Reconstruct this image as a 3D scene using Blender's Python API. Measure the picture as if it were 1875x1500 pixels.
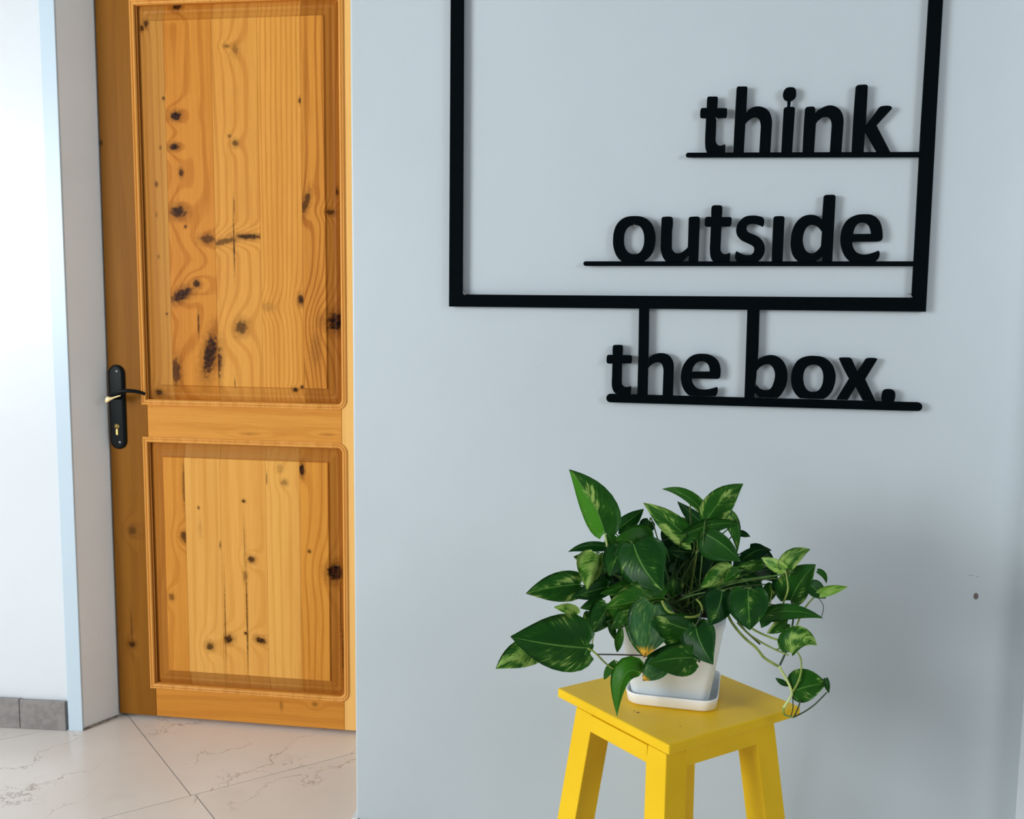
import bpy, bmesh, math, random
from mathutils import Vector, Matrix
random.seed(7)
for o in list(bpy.data.objects): bpy.data.objects.remove(o)
COL = bpy.context.scene.collection

# ------------------------------------------------------------------ camera, light, exposure
F, W, H = 1800.0, 1875, 1500
YAW, PITCH, ROLL = 0.12815331, 0.11046039, 0.01008599
CAM = Vector((0, 0, 1.25))
fw = Vector((-math.sin(YAW)*math.cos(PITCH), math.cos(YAW)*math.cos(PITCH), -math.sin(PITCH)))
r0 = Vector((math.cos(YAW), math.sin(YAW), 0)); u0 = r0.cross(fw)
cr = math.cos(ROLL)*r0 + math.sin(ROLL)*u0
cu = -math.sin(ROLL)*r0 + math.cos(ROLL)*u0
cd = bpy.data.cameras.new('camera'); cam = bpy.data.objects.new('camera', cd); COL.objects.link(cam)
m = Matrix.Identity(4)
for i in range(3):
    m[i][0] = cr[i]; m[i][1] = cu[i]; m[i][2] = -fw[i]; m[i][3] = CAM[i]
cam.matrix_world = m
cd.sensor_fit = 'HORIZONTAL'; cd.sensor_width = 36; cd.lens = 36*F/W; cd.clip_start = .05
bpy.context.scene.camera = cam

sc = bpy.context.scene
sc.view_settings.view_transform = 'Standard'; sc.view_settings.look = 'None'
sc.view_settings.gamma = 1; sc.view_settings.use_curve_mapping = False
sc.view_settings.exposure = 0.0
wd = bpy.data.worlds.new('daylight'); sc.world = wd; wd.use_nodes = True
bg = wd.node_tree.nodes['Background']; bg.inputs[0].default_value = (.80, .90, 1.0, 1); bg.inputs[1].default_value = .6
def area(name, loc, target, sx, sy, power, col):
    l = bpy.data.lights.new(name, 'AREA'); l.shape = 'RECTANGLE'; l.size = sx; l.size_y = sy
    l.energy = power; l.color = col
    o = bpy.data.objects.new(name, l); COL.objects.link(o); o.location = loc
    o.rotation_euler = (Vector(target)-Vector(loc)).to_track_quat('-Z', 'Y').to_euler()
    return o
area('window_daylight', (-4.13, -1.3, 1.65), (-1.2, .1, 1.40), 1.9, 1.4, 216, (.93, .97, 1.0))
area('side_window_daylight', (2.1, .1, 1.9), (.75, 1.95, 1.35), .9, 1.0, 19, (.90, .95, 1.0))

# ------------------------------------------------------------------ helpers
def ray(px, py): return cr*((px-937.5)/F) - cu*((py-750)/F) + fw
def on_y(px, py, Y): r = ray(px, py); return CAM + r*(Y/r.y)
def on_z(px, py, z): r = ray(px, py); return CAM + r*((z-CAM.z)/r.z)
def on_plane(px, py, P, n): r = ray(px, py); return CAM + r*((P-CAM).dot(n)/r.dot(n))

def link(name, me, mat=None, parent=None, smooth=False):
    o = bpy.data.objects.new(name, me); COL.objects.link(o)
    if mat: me.materials.append(mat)
    if parent: o.parent = parent
    if smooth:
        for p in me.polygons: p.use_smooth = True
    return o
def mesh(name, vs, fs):
    me = bpy.data.meshes.new(name); me.from_pydata([tuple(v) for v in vs], [], fs); me.update(); return me
def bmobj(name, bm, mat=None, parent=None, smooth=False):
    bmesh.ops.recalc_face_normals(bm, faces=bm.faces)
    me = bpy.data.meshes.new(name); bm.to_mesh(me); bm.free(); return link(name, me, mat, parent, smooth)
def tag(o, label=None, cat=None, group=None, kind=None):
    if label: o['label'] = label
    if cat: o['category'] = cat
    if group: o['group'] = group
    if kind: o['kind'] = kind
    return o
def empty(name, loc=(0, 0, 0), rz=0):
    o = bpy.data.objects.new(name, None); COL.objects.link(o); o.location = loc; o.rotation_euler = (0, 0, rz); return o
def add_box(bm, a, b, bev=0, seg=2):
    r = bmesh.ops.create_cube(bm, size=1)
    vs = r['verts']; a = Vector(a); b = Vector(b)
    for v in vs:
        v.co = Vector(((a.x+b.x)/2+v.co.x*(b.x-a.x), (a.y+b.y)/2+v.co.y*(b.y-a.y), (a.z+b.z)/2+v.co.z*(b.z-a.z)))
    if bev:
        es = {e for v in vs for e in v.link_edges}
        bmesh.ops.bevel(bm, geom=list(es), offset=bev, segments=seg, profile=.5, affect='EDGES')
def box(name, a, b, mat, parent=None, bev=0, seg=2):
    bm = bmesh.new(); add_box(bm, a, b, bev, seg); return bmobj(name, bm, mat, parent)
def prism(name, poly, z0, z1, mat, parent=None, bev=0):
    bm = bmesh.new()
    lo = [bm.verts.new((p[0], p[1], z0)) for p in poly]; hi = [bm.verts.new((p[0], p[1], z1)) for p in poly]
    n = len(poly)
    bm.faces.new(lo[::-1]); bm.faces.new(hi)
    for i in range(n): bm.faces.new((lo[i], lo[(i+1) % n], hi[(i+1) % n], hi[i]))
    if bev: bmesh.ops.bevel(bm, geom=list(bm.edges), offset=bev, segments=2, profile=.5, affect='EDGES')
    return bmobj(name, bm, mat, parent)
def crom(pts, n=6):
    """centripetal-ish Catmull-Rom through 3-D points"""
    pts = [Vector(p) for p in pts]; out = []
    for i in range(len(pts)-1):
        p0 = pts[max(i-1, 0)]; p1 = pts[i]; p2 = pts[i+1]; p3 = pts[min(i+2, len(pts)-1)]
        for k in range(n):
            t = k/n
            out.append(.5*((2*p1)+(-p0+p2)*t+(2*p0-5*p1+4*p2-p3)*t*t+(-p0+3*p1-3*p2+p3)*t**3))
    out.append(pts[-1]); return out
def tube_bm(bm, path, r0_, r1_=None, seg=8, flat=None):
    r1_ = r0_ if r1_ is None else r1_; rings = []; n = len(path)
    for i, p in enumerate(path):
        d = (path[min(i+1, n-1)]-path[max(i-1, 0)]).normalized()
        a = d.cross(Vector((0, .3, 1))); a = a.normalized() if a.length > 1e-4 else Vector((1, 0, 0))
        b = d.cross(a); f = i/(n-1); r = r0_*(1-f)+r1_*f
        rb = r*(flat or 1)
        rings.append([bm.verts.new(p+a*math.cos(2*math.pi*k/seg)*r+b*math.sin(2*math.pi*k/seg)*rb) for k in range(seg)])
    for i in range(n-1):
        for k in range(seg): bm.faces.new((rings[i][k], rings[i][(k+1) % seg], rings[i+1][(k+1) % seg], rings[i+1][k]))
    bm.faces.new(rings[0][::-1]); bm.faces.new(rings[-1])
def tube(name, path, r0_, r1_=None, mat=None, parent=None, seg=8, flat=None):
    bm = bmesh.new(); tube_bm(bm, path, r0_, r1_, seg, flat); return bmobj(name, bm, mat, parent, True)

# ------------------------------------------------------------------ materials
class NT:
    def __init__(s, name, rough=.5, spec=.5):
        s.m = bpy.data.materials.new(name); s.m.use_nodes = True; s.t = s.m.node_tree
        s.b = s.t.nodes['Principled BSDF']; s.b.inputs['Roughness'].default_value = rough
        s.b.inputs['Specular IOR Level'].default_value = spec
    def n(s, ty, **kw):
        x = s.t.nodes.new(ty)
        for k, v in kw.items(): setattr(x, k, v)
        return x
    def l(s, a, b): s.t.links.new(a, b)
    def val(s, inp, v):
        if hasattr(v, 'is_linked') or hasattr(v, 'links'): s.l(v, inp)
        else: inp.default_value = v
    def math(s, op, a, b=0.0, c=None, clamp=False):
        x = s.n('ShaderNodeMath', operation=op, use_clamp=clamp); s.val(x.inputs[0], a); s.val(x.inputs[1], b)
        if c is not None: s.val(x.inputs[2], c)
        return x.outputs[0]
    def mix(s, fac, a, b, mode='MIX'):
        x = s.n('ShaderNodeMix', data_type='RGBA', blend_type=mode); s.val(x.inputs[0], fac)
        for i, v in ((6, a), (7, b)):
            if isinstance(v, tuple): x.inputs[i].default_value = (*v, 1)
            else: s.l(v, x.inputs[i])
        return x.outputs[2]
    def ramp(s, v, lo, hi, a=0.0, b=1.0):
        x = s.n('ShaderNodeMapRange', interpolation_type='SMOOTHSTEP'); s.val(x.inputs[0], v)
        x.inputs[1].default_value = lo; x.inputs[2].default_value = hi; x.inputs[3].default_value = a; x.inputs[4].default_value = b
        return x.outputs[0]
    def noise(s, vec, scale, detail=3, rough=.5, sc3=None, dist=0):
        if sc3:
            mp = s.n('ShaderNodeMapping'); mp.inputs['Scale'].default_value = sc3; s.l(vec, mp.inputs[0]); vec = mp.outputs[0]
        x = s.n('ShaderNodeTexNoise'); x.inputs['Scale'].default_value = scale; x.inputs['Detail'].default_value = detail
        x.inputs['Roughness'].default_value = rough; x.inputs['Distortion'].default_value = dist
        s.l(vec, x.inputs['Vector']); return x.outputs[0]
    def coord(s, k='Object'): return s.n('ShaderNodeTexCoord').outputs[k]
    def bump(s, h, strength=.2, dist=.002):
        x = s.n('ShaderNodeBump'); x.inputs['Strength'].default_value = strength; x.inputs['Distance'].default_value = dist
        s.l(h, x.inputs['Height']); s.l(x.outputs[0], s.b.inputs['Normal'])
    def color(s, c):
        if isinstance(c, tuple): s.b.inputs['Base Color'].default_value = (*c, 1)
        else: s.l(c, s.b.inputs['Base Color'])
    def spots(s, vec, lst):
        """soft elliptical marks: (x, y, z, rx, rz, strength) -> max mask"""
        out = None
        for (x, y, z, rx, rz, st) in lst:
            mp = s.n('ShaderNodeMapping', vector_type='TEXTURE'); mp.inputs['Location'].default_value = (x, y, z)
            mp.inputs['Scale'].default_value = (rx, 1 if y is not None else 1, rz); s.l(vec, mp.inputs[0])
            ln = s.n('ShaderNodeVectorMath', operation='LENGTH'); s.l(mp.outputs[0], ln.inputs[0])
            mk = s.ramp(ln.outputs['Value'], 1.0, .55, 0, st)
            out = mk if out is None else s.math('MAXIMUM', out, mk)
        return out

def plain(name, col, rough=.5, spec=.5, metal=0, var=.0, vs=30):
    t = NT(name, rough, spec); t.b.inputs['Metallic'].default_value = metal
    if var:
        nz = t.noise(t.coord(), vs, 4)
        t.color(t.mix(t.ramp(nz, .35, .65), tuple(c*(1-var) for c in col), tuple(min(1, c*(1+var)) for c in col)))
        t.bump(nz, .08, .001)
    else: t.color(col)
    return t.m
def wall_mat(name, col, marks=(), rough=.42):
    t = NT(name, rough, .4); P = t.coord()
    a = t.noise(P, 1.7, 3); b = t.noise(P, 9, 4)
    c = t.mix(t.ramp(a, .3, .7), tuple(x*.965 for x in col), tuple(min(1, x*1.02) for x in col))
    c = t.mix(t.ramp(b, .66, .8, 0, .12), c, tuple(x*.86 for x in col))
    if marks: c = t.mix(t.spots(P, marks), c, (.10, .07, .055))
    t.color(c)
    h = t.math('ADD', t.math('MULTIPLY', t.noise(P, 60, 5, .6), .35), t.math('MULTIPLY', t.noise(P, 5, 3), 2.0))
    t.bump(h, .16, .004)
    return t.m
def wood(name, light, dark, vertical=True, freq=150, wob=9, knots=(), seed=0.0, ring=.55, fib=.5, rough=.42, coat=.0, streak=None, field=None):
    """pine: bands that follow the length, closed rings round each knot. knots: (s, z, rs, rz, rot, strength)"""
    light = (light[0]*1.02, light[1]*.98, light[2]*.86); dark = (dark[0]*.96, dark[1]*.90, dark[2]*.74); freq *= 1.7; fib *= 1.5
    t = NT(name, rough, .05); P = t.coord()
    sp = t.n('ShaderNodeSeparateXYZ'); t.l(P, sp.inputs[0])
    X, Z = (sp.outputs[0], sp.outputs[2]) if vertical else (sp.outputs[2], sp.outputs[0])
    cb = t.n('ShaderNodeCombineXYZ'); t.l(X, cb.inputs[0]); t.l(Z, cb.inputs[2]); cb.inputs[1].default_value = seed*3.7
    Q = cb.outputs[0]
    warp = t.noise(Q, 1.0, 2, .5, (6, 1, .8))
    Fd = t.math('ADD', t.math('MULTIPLY', X, freq), t.math('MULTIPLY', warp, wob*2.2))
    core = halo = None
    nzk = t.math('MULTIPLY', t.math('SUBTRACT', t.noise(P, 90, 3), .5), 1.3)
    for (ks, kz, rs, rz, rot, st) in knots:
        mp = t.n('ShaderNodeMapping', vector_type='TEXTURE'); mp.inputs['Location'].default_value = (ks, 0, kz)
        mp.inputs['Rotation'].default_value = (0, rot, 0); mp.inputs['Scale'].default_value = (rs, 1, rz); t.l(P, mp.inputs[0])
        s2 = t.n('ShaderNodeSeparateXYZ'); t.l(mp.outputs[0], s2.inputs[0])
        d2 = t.math('ADD', t.math('MULTIPLY', s2.outputs[0], s2.outputs[0]), t.math('MULTIPLY', s2.outputs[2], s2.outputs[2]))
        d = t.math('ADD', t.math('POWER', d2, .5), nzk)
        mk = t.ramp(d, 1.15, .55, 0, st); hl = t.ramp(d, 2.3, .7, 0, st*.6)
        core = mk if core is None else t.math('MAXIMUM', core, mk)
        halo = hl if halo is None else t.math('MAXIMUM', halo, hl)
        if rs > .0075:
            g = t.math('EXPONENT', t.math('MULTIPLY', d2, -.11))
            Fd = t.math('ADD', Fd, t.math('MULTIPLY', g, 9.0 if rs > .011 else 5.0))
    rings = t.math('SINE', Fd)
    rg = t.ramp(rings, .1, .95)
    big = t.ramp(t.noise(Q, 1, 3, .5, (14, 1, .9)), .35, .68)
    fb = t.ramp(t.noise(Q, 1, 4, .6, (420, 1, 7)), .35, .75)
    fac = t.math('ADD', t.math('MULTIPLY', rg, ring), t.math('MULTIPLY', fb, fib*.4), clamp=True)
    fac = t.math('ADD', fac, t.math('MULTIPLY', big, .28), clamp=True)
    c = t.mix(fac, light, dark)
    if streak: c = t.mix(t.ramp(t.noise(Q, 1, 2, .5, (30, 1, 1.2)), .55, .72, 0, .55), c, streak)
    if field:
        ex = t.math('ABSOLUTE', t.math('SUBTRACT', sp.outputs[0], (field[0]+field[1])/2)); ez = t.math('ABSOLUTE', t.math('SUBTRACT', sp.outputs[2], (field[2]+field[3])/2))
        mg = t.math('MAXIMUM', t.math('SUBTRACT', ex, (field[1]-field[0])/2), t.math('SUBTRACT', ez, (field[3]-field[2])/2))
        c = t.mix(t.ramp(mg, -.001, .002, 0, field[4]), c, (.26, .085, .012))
    if core is not None:
        c = t.mix(halo, c, tuple(x*.42 for x in dark))
        c = t.mix(core, c, t.mix(t.ramp(t.noise(P, 140, 3), .40, .7), (.008, .003, .0015), (.08, .022, .006)))

    t.color(c)
    t.b.inputs['Coat Weight'].default_value = coat; t.b.inputs['Coat Roughness'].default_value = .22
    t.bump(t.math('ADD', fb, rg), .12, .0006)
    return t.m

WALL = wall_mat('painted_plaster', (.70, .76, .80))
GLOSSW = wall_mat('gloss_white_paint', (.78, .82, .85), rough=.28)
SKIRT = plain('grey_tile', (.27, .25, .24), .45, .4, 0, .12, 45)
GROUT = plain('grout', (.42, .40, .38), .9)
DARKGAP = plain('dark_gap', (.02, .014, .01), .8)  # near-black colour stands in for shade in the door gap and keyhole

# ------------------------------------------------------------------ setting
YS = 2.05; XC = on_y(650, 1200, YS).x; XR = on_y(1866, 1400, YS).x
marks = []
for (px, py, rx, rz, st) in [(1787, 1092, 5, 7, .9), (1778, 1054, 6, .9, .35), (1790, 1056, 2, 1.4, .4), (982, 673, 1.5, 1.5, .25)]:
    p = on_y(px, py, YS); marks.append((p.x, p.y, p.z, rx*YS/F*1.1, rz*YS/F*1.1, st))
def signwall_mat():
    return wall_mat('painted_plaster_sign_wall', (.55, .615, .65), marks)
bm = bmesh.new(); add_box(bm, (XC, YS, 0), (XR+.3, 2.9, 2.7))
es = [e for e in bm.edges if abs(e.verts[0].co.x-XC) < 1e-5 and abs(e.verts[1].co.x-XC) < 1e-5 and abs(e.verts[0].co.y-YS) < 1e-5 and abs(e.verts[1].co.y-YS) < 1e-5]
bmesh.ops.bevel(bm, geom=es, offset=.004, segments=3, profile=.5, affect='EDGES')
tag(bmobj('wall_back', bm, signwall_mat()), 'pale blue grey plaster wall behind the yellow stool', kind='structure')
tag(box('wall_right', (XR, YS-.07, 0), (XR+.3, YS, 2.7), GLOSSW), 'bright painted wall at the far right edge', kind='structure')

DP = on_z(218, 1312, 0); DQ = on_z(648, 1345, 0); DT = (DQ-DP).normalized(); DN = Vector((-DT.y, DT.x, 0)); DA = math.atan2(DT.y, DT.x)
A0 = on_z(0, 1331, 0); A1 = on_z(127, 1337, 0); A2 = on_z(153, 1338, 0)
LT = (A1-A0).normalized(); LN = Vector((-LT.y, LT.x, 0))
XL = -4.2
AL = A0 - LT*((A0.x-XL)/LT.x)
# left wall stretch with the skirting, its trim strip and the reveal beside the door
prism('wall_left', [AL, A1+LN*.010, A1+LN*.3, AL+LN*.3], 0, 2.7, GLOSSW)['kind'] = 'structure'
bpy.data.objects['wall_left']['label'] = 'bright white gloss wall at the far left'
tag(prism('trim_1', [A1-LN*.004, A2-LN*.004, A2+LN*.02, A1+LN*.02], 0, 2.7, plain('pale_blue_trim', (.60, .73, .82), .3, .5), bev=.0015),
    'pale blue vertical strip on the wall edge left of the door', kind='structure')
RD = (DP-A2)
tag(prism('wall_reveal', [A2+LN*.004, DP-DT*.002, DP-DT*.002+DN*.1, A1+LN*.3, A2+LN*.02-LT*.004], 0, 2.7, plain('reveal_paint', (.88, .91, .92), .5, .4, 0, .02, 4)),
    'white door reveal left of the wooden door', kind='structure')
# lintel above the door and closing wall behind it
tag(prism('wall_lintel', [A2+DN*.02, Vector((XC, A2.y+.02, 0)), Vector((XC, 2.9, 0)), A2+DN*.3], 2.11, 2.7, WALL), kind='structure')
tag(prism('wall_behind_door', [DP+DN*.075-DT*.2, DP+DN*.075+DT*1.1, DP+DN*.12+DT*1.1, DP+DN*.12-DT*.2], 0, 2.11, DARKGAP), kind='structure')
DIM = plain('dim_wall', (.26, .27, .28), .8)
tag(box('ceiling', (XL-.1, -4.6, 2.7), (2.5, 2.95, 2.8), plain('ceiling_paint', (.38, .39, .40), .8)), kind='structure')
# wall with the window, out of frame on the left
bm = bmesh.new()
add_box(bm, (XL-.15, -4.6, 0), (XL, 2.9, .95)); add_box(bm, (XL-.15, -4.6, 2.5), (XL, 2.9, 2.7))
add_box(bm, (XL-.15, -4.6, .95), (XL, -2.15, 2.5)); add_box(bm, (XL-.15, -.45, .95), (XL, 2.9, 2.5))
tag(bmobj('wall_window_side', bm, WALL), kind='structure')
bm = bmesh.new()
for (a, b) in [((XL-.1, -2.15, .95), (XL-.05, -.45, 1.0)), ((XL-.1, -2.15, 2.45), (XL-.05, -.45, 2.5)), ((XL-.1, -2.15, 1.0), (XL-.05, -2.10, 2.45)),
               ((XL-.1, -.5, 1.0), (XL-.05, -.45, 2.45)), ((XL-.1, -1.33, 1.0), (XL-.05, -1.27, 2.45))]: add_box(bm, a, b)
tag(bmobj('window_1', bm, GLOSSW), kind='structure')
tag(box('wall_side', (2.4, -4.6, 0), (2.5, YS-.07, 2.7), DIM), kind='structure')
tag(box('wall_side_back', (XR+.3, YS-.07, 0), (2.5, YS+.03, 2.7), DIM), kind='structure')
# wall behind the camera with a wide opening
bm = bmesh.new(); add_box(bm, (XL, -4.6, 0), (2.5, -4.5, 2.7))
tag(bmobj('wall_front', bm, DIM), kind='structure')

# floor: slab with marble tiles laid on the diagonal
fl = box('floor', (XL-.15, -4.6, -.06), (2.5, 2.95, -.0025), GROUT); fl['kind'] = 'structure'; fl['label'] = 'floor of beige veined marble tiles'
t = NT('beige_marble', .26, .5); P = t.coord('Object')
oi = t.n('ShaderNodeObjectInfo'); off = t.n('ShaderNodeVectorMath', operation='SCALE'); cbv = t.n('ShaderNodeCombineXYZ')
t.l(oi.outputs['Random'], cbv.inputs[2]); t.l(cbv.outputs[0], off.inputs[0]); off.inputs['Scale'].default_value = 9
pv = t.n('ShaderNodeVectorMath', operation='ADD'); t.l(P, pv.inputs[0]); t.l(off.outputs[0], pv.inputs[1]); V = pv.outputs[0]
c = t.mix(t.ramp(t.noise(V, 2.5, 4), .3, .7), (.80, .735, .67), (.88, .83, .77))
def vein(scale, width, sc3, dist, mlo, st, thr):
    n1 = t.noise(V, scale, 5, .62, sc3, dist)
    a = t.math('ABSOLUTE', t.math('SUBTRACT', n1, thr)); v = t.ramp(a, width, width*.25, 0, 1)
    return t.math('MULTIPLY', v, t.ramp(t.noise(V, 3.1, 3), mlo, mlo+.12, 0, st))
def line_vein(ang, k_, amp, w_, lo, st):
    mp = t.n('ShaderNodeMapping'); mp.inputs['Rotation'].default_value = (0, 0, ang); t.l(V, mp.inputs[0])
    s_ = t.n('ShaderNodeSeparateXYZ'); t.l(mp.outputs[0], s_.inputs[0])
    ph_ = t.math('ADD', t.math('MULTIPLY', s_.outputs[0], k_), t.math('MULTIPLY', t.math('SUBTRACT', t.noise(V, 4.0, 6, .62), .5), amp))
    a_ = t.math('ABSOLUTE', t.math('SINE', ph_)); return t.math('MULTIPLY', t.ramp(a_, w_, w_*.2), t.ramp(t.noise(V, 2.6, 3), lo, lo+.14, 0, st))
c = t.mix(line_vein(.5, 17, 9, .085, .42, .62), c, (.36, .27, .21))
c = t.mix(line_vein(1.3, 11, 12, .06, .50, .5), c, (.30, .22, .17))
c = t.mix(t.ramp(t.noise(V, 6, 3), .62, .8, 0, .2), c, (.60, .55, .50))
t.color(c); MARBLE = t.m
TILE = .60
P0 = on_z(350, 1457, 0)
ea = Vector((math.cos(math.radians(-46.7)), math.sin(math.radians(-46.7)), 0)); eb = Vector((math.cos(math.radians(40.3)), math.sin(math.radians(40.3)), 0))
def clip(poly, a, b, c_):
    out = []
    for i in range(len(poly)):
        p, q = poly[i], poly[(i+1) % len(poly)]; dp_, dq_ = a*p[0]+b*p[1]-c_, a*q[0]+b*q[1]-c_
        if dp_ <= 0: out.append(p)
        if dp_*dq_ < 0: f = dp_/(dp_-dq_); out.append((p[0]+f*(q[0]-p[0]), p[1]+f*(q[1]-p[1])))
    return out
for i in range(-11, 16):
    for j in range(-14, 11):
        g = .0014
        sh = .012 if i >= 0 else 0    # rows are not quite in line with each other
        o_ = P0 + ea*TILE*i + eb*(TILE*j+(0.010 if i >= 0 else 0))
        poly = [o_+ea*g+eb*g, o_+ea*(TILE-g)+eb*g, o_+ea*(TILE-g)+eb*(TILE-g), o_+ea*g+eb*(TILE-g)]
        poly = [(p.x, p.y) for p in poly]
        for (a, b, c_) in ((-1, 0, -XL), (1, 0, 2.4), (0, -1, 4.5), (0, 1, 2.72)):
            if len(poly) > 2: poly = clip(poly, a, b, c_)
        if len(poly) > 2:
            ar = abs(sum(poly[k][0]*poly[(k+1) % len(poly)][1]-poly[(k+1) % len(poly)][0]*poly[k][1] for k in range(len(poly))))/2
            if ar > .002: prism('tile', poly, -.0022, 0, MARBLE, fl)
# skirting: grey tiles on the left wall, the corner and the sign wall
sk = empty('baseboard_left', A0); tag(sk, kind='structure')
def sk_tile(par, s0, s1, base, d, n, h, mat=SKIRT, th=.006):
    a = base+d*s0; b = base+d*s1; o = par.location
    return prism('tile', [Vector((p.x-o.x, p.y-o.y, 0)) for p in (a-n*th, b-n*th, b+n*.004, a+n*.004)], 0.001, h, mat, par, bev=.001)
seam = (on_z(39, 1333, 0)-A0).length; end_ = (on_z(126, 1337, 0)-A0).length
sk_tile(sk, seam+.001, end_-.006, A0, LT, LN, .087)
for k in range(4): sk_tile(sk, seam-.3*(k+1)+.001, seam-.3*k-.001, A0, LT, LN, .089)
sb = empty('baseboard_back', (XC, YS, 0)); tag(sb, kind='structure')
k = 0
while XC+.3*k < XR-.01:
    sk_tile(sb, .3*k+.001, min(.3*(k+1)-.001, XR-XC), Vector((XC, YS, 0)), Vector((1, 0, 0)), Vector((0, 1, 0)), .078); k += 1
WFOOT = plain('white_filler', (.8, .84, .86), .6)
tag(prism('trim_2', [(XC-.010, YS-.004), (XC+.004, YS-.004), (XC+.004, YS+.25), (XC-.004, YS+.25)], 0, .082, WFOOT), kind='structure')
tag(prism('trim_3', [A2+Vector((.002, -.003, 0)), DP-DT*.002+Vector((-.002, -.006, 0)), DP-DT*.002, A2+LN*.006], 0, .006, plain('dirty_filler', (.30, .28, .25), .8, .3, 0, .4, 90)), kind='structure')

# ------------------------------------------------------------------ wooden door
door = empty('door_1', DP, DA); tag(door, 'varnished knotty pine door with two panels', kind='structure')
def D(px, py):                       # photo point -> door coordinates (s along the door, z)
    w = on_plane(px, py, DP, DN); return ((w-DP).dot(DT), w.z)
def K(lst):
    out = []
    for k_ in lst:
        px, py, rx, ry, st = k_[:5]; rot = k_[5] if len(k_) > 5 else 0
        s, z = D(px, py); out.append((s, z, rx/612, ry/640, rot, st))
    return out
S0, S1, OW = .121, .700, .82
ZB, ZM0, ZM1, ZT = .112, .833, .958, 2.046
LT_, DK_ = (.74, .33, .065), (.46, .145, .020)
def piece(name, a, b, mat):          # a, b = (s, z); y = depth into the door
    return box(name, (a[0], 0, a[1]), (b[0], .04, b[1]), mat, door, bev=.0012)
FU = (S0+.0415, S1-.0415, ZM1+.0415, ZT-.0415, .30); FL = (S0+.0415, S1-.0415, ZB+.0415, ZM0-.0415, .62)
G = .0006
piece('stile', (.0035, .011), (S0-G, 2.10), wood('pine_stile_left', (.29, .120, .018), (.21, .078, .011), freq=60, wob=7, ring=.25, seed=1,  # dark wood, with the shade of the jamb also put into its colour
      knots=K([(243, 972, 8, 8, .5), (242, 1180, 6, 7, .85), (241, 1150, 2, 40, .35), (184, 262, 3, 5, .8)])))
piece('stile', (S1+G, .011), (OW, 2.10), wood('pine_stile_right', (.94, .56, .20), (.86, .46, .13), freq=80, wob=6, ring=.25, seed=2))  # pale wood, its colour raised further for the light falling on this side
rail = wood('pine_rail', (.76, .35, .075), (.60, .23, .04), vertical=False, freq=55, wob=6, ring=.25, seed=3, fib=.8,
            knots=K([(457, 795, 12, 2, .25), (555, 814, 4, 3, .7), (600, 796, 9, 1.6, .3)]))
piece('rail', (S0, ZM0), (S1, ZM1), rail)
piece('rail', (S0, .011), (S1, ZB), wood('pine_rail_low', (.70, .30, .055), (.52, .19, .03), vertical=False, freq=60, wob=6, ring=.3, seed=4,
      knots=K([(515, 1292, 3, 9, .3), (577, 1290, 5, 5, .35)])))
piece('rail', (S0, ZT), (S1, 2.10), rail)

# bead moulding round each opening: right-hand corners rounded, left-hand corners mitred
def bead(z0, z1, mat):
    s0, s1 = S0, S1
    prof = [(-.0165, .0), (-.0155, -.0035), (-.013, -.0055), (-.0105, -.004), (-.0095, -.0015), (-.0085, -.0035), (-.006, -.005), (-.003, -.004), (-.001, .0), (0, .012)]
    # path runs along inner line; offset o<0 is outward on to the frame
    path = []
    R = .012
    def corner(cx, cz, a0, a1):
        for k in range(9):
            a = a0+(a1-a0)*k/8; path.append(((cx, cz), (math.cos(a), math.sin(a)), R))
    path.append(((s0, z0), (-1, -1), 0)); corner(s1-R, z0+R, -math.pi/2, 0); corner(s1-R, z1-R, 0, math.pi/2); path.append(((s0, z1), (-1, 1), 0))
    bm = bmesh.new(); rings = []
    for (c_, d, R_) in path:
        ring = []
        for (o, y) in prof:
            r = R_-o if R_ else -o
            ring.append(bm.verts.new((c_[0]+d[0]*r, y, c_[1]+d[1]*r)))
        rings.append(ring)
    n = len(rings)
    for i in range(n):
        a, b = rings[i], rings[(i+1) % n]
        for j in range(len(prof)-1): bm.faces.new((a[j], a[j+1], b[j+1], b[j]))
    o = bmobj('moulding', bm, mat, door)
    return o
bmat = wood('pine_bead', (.84, .43, .12), (.66, .28, .06), freq=90, wob=5, ring=.2, fib=.8, seed=5, coat=.1)
bead(ZB, ZM0, bmat); bead(ZM1, ZT, bmat)

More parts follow.
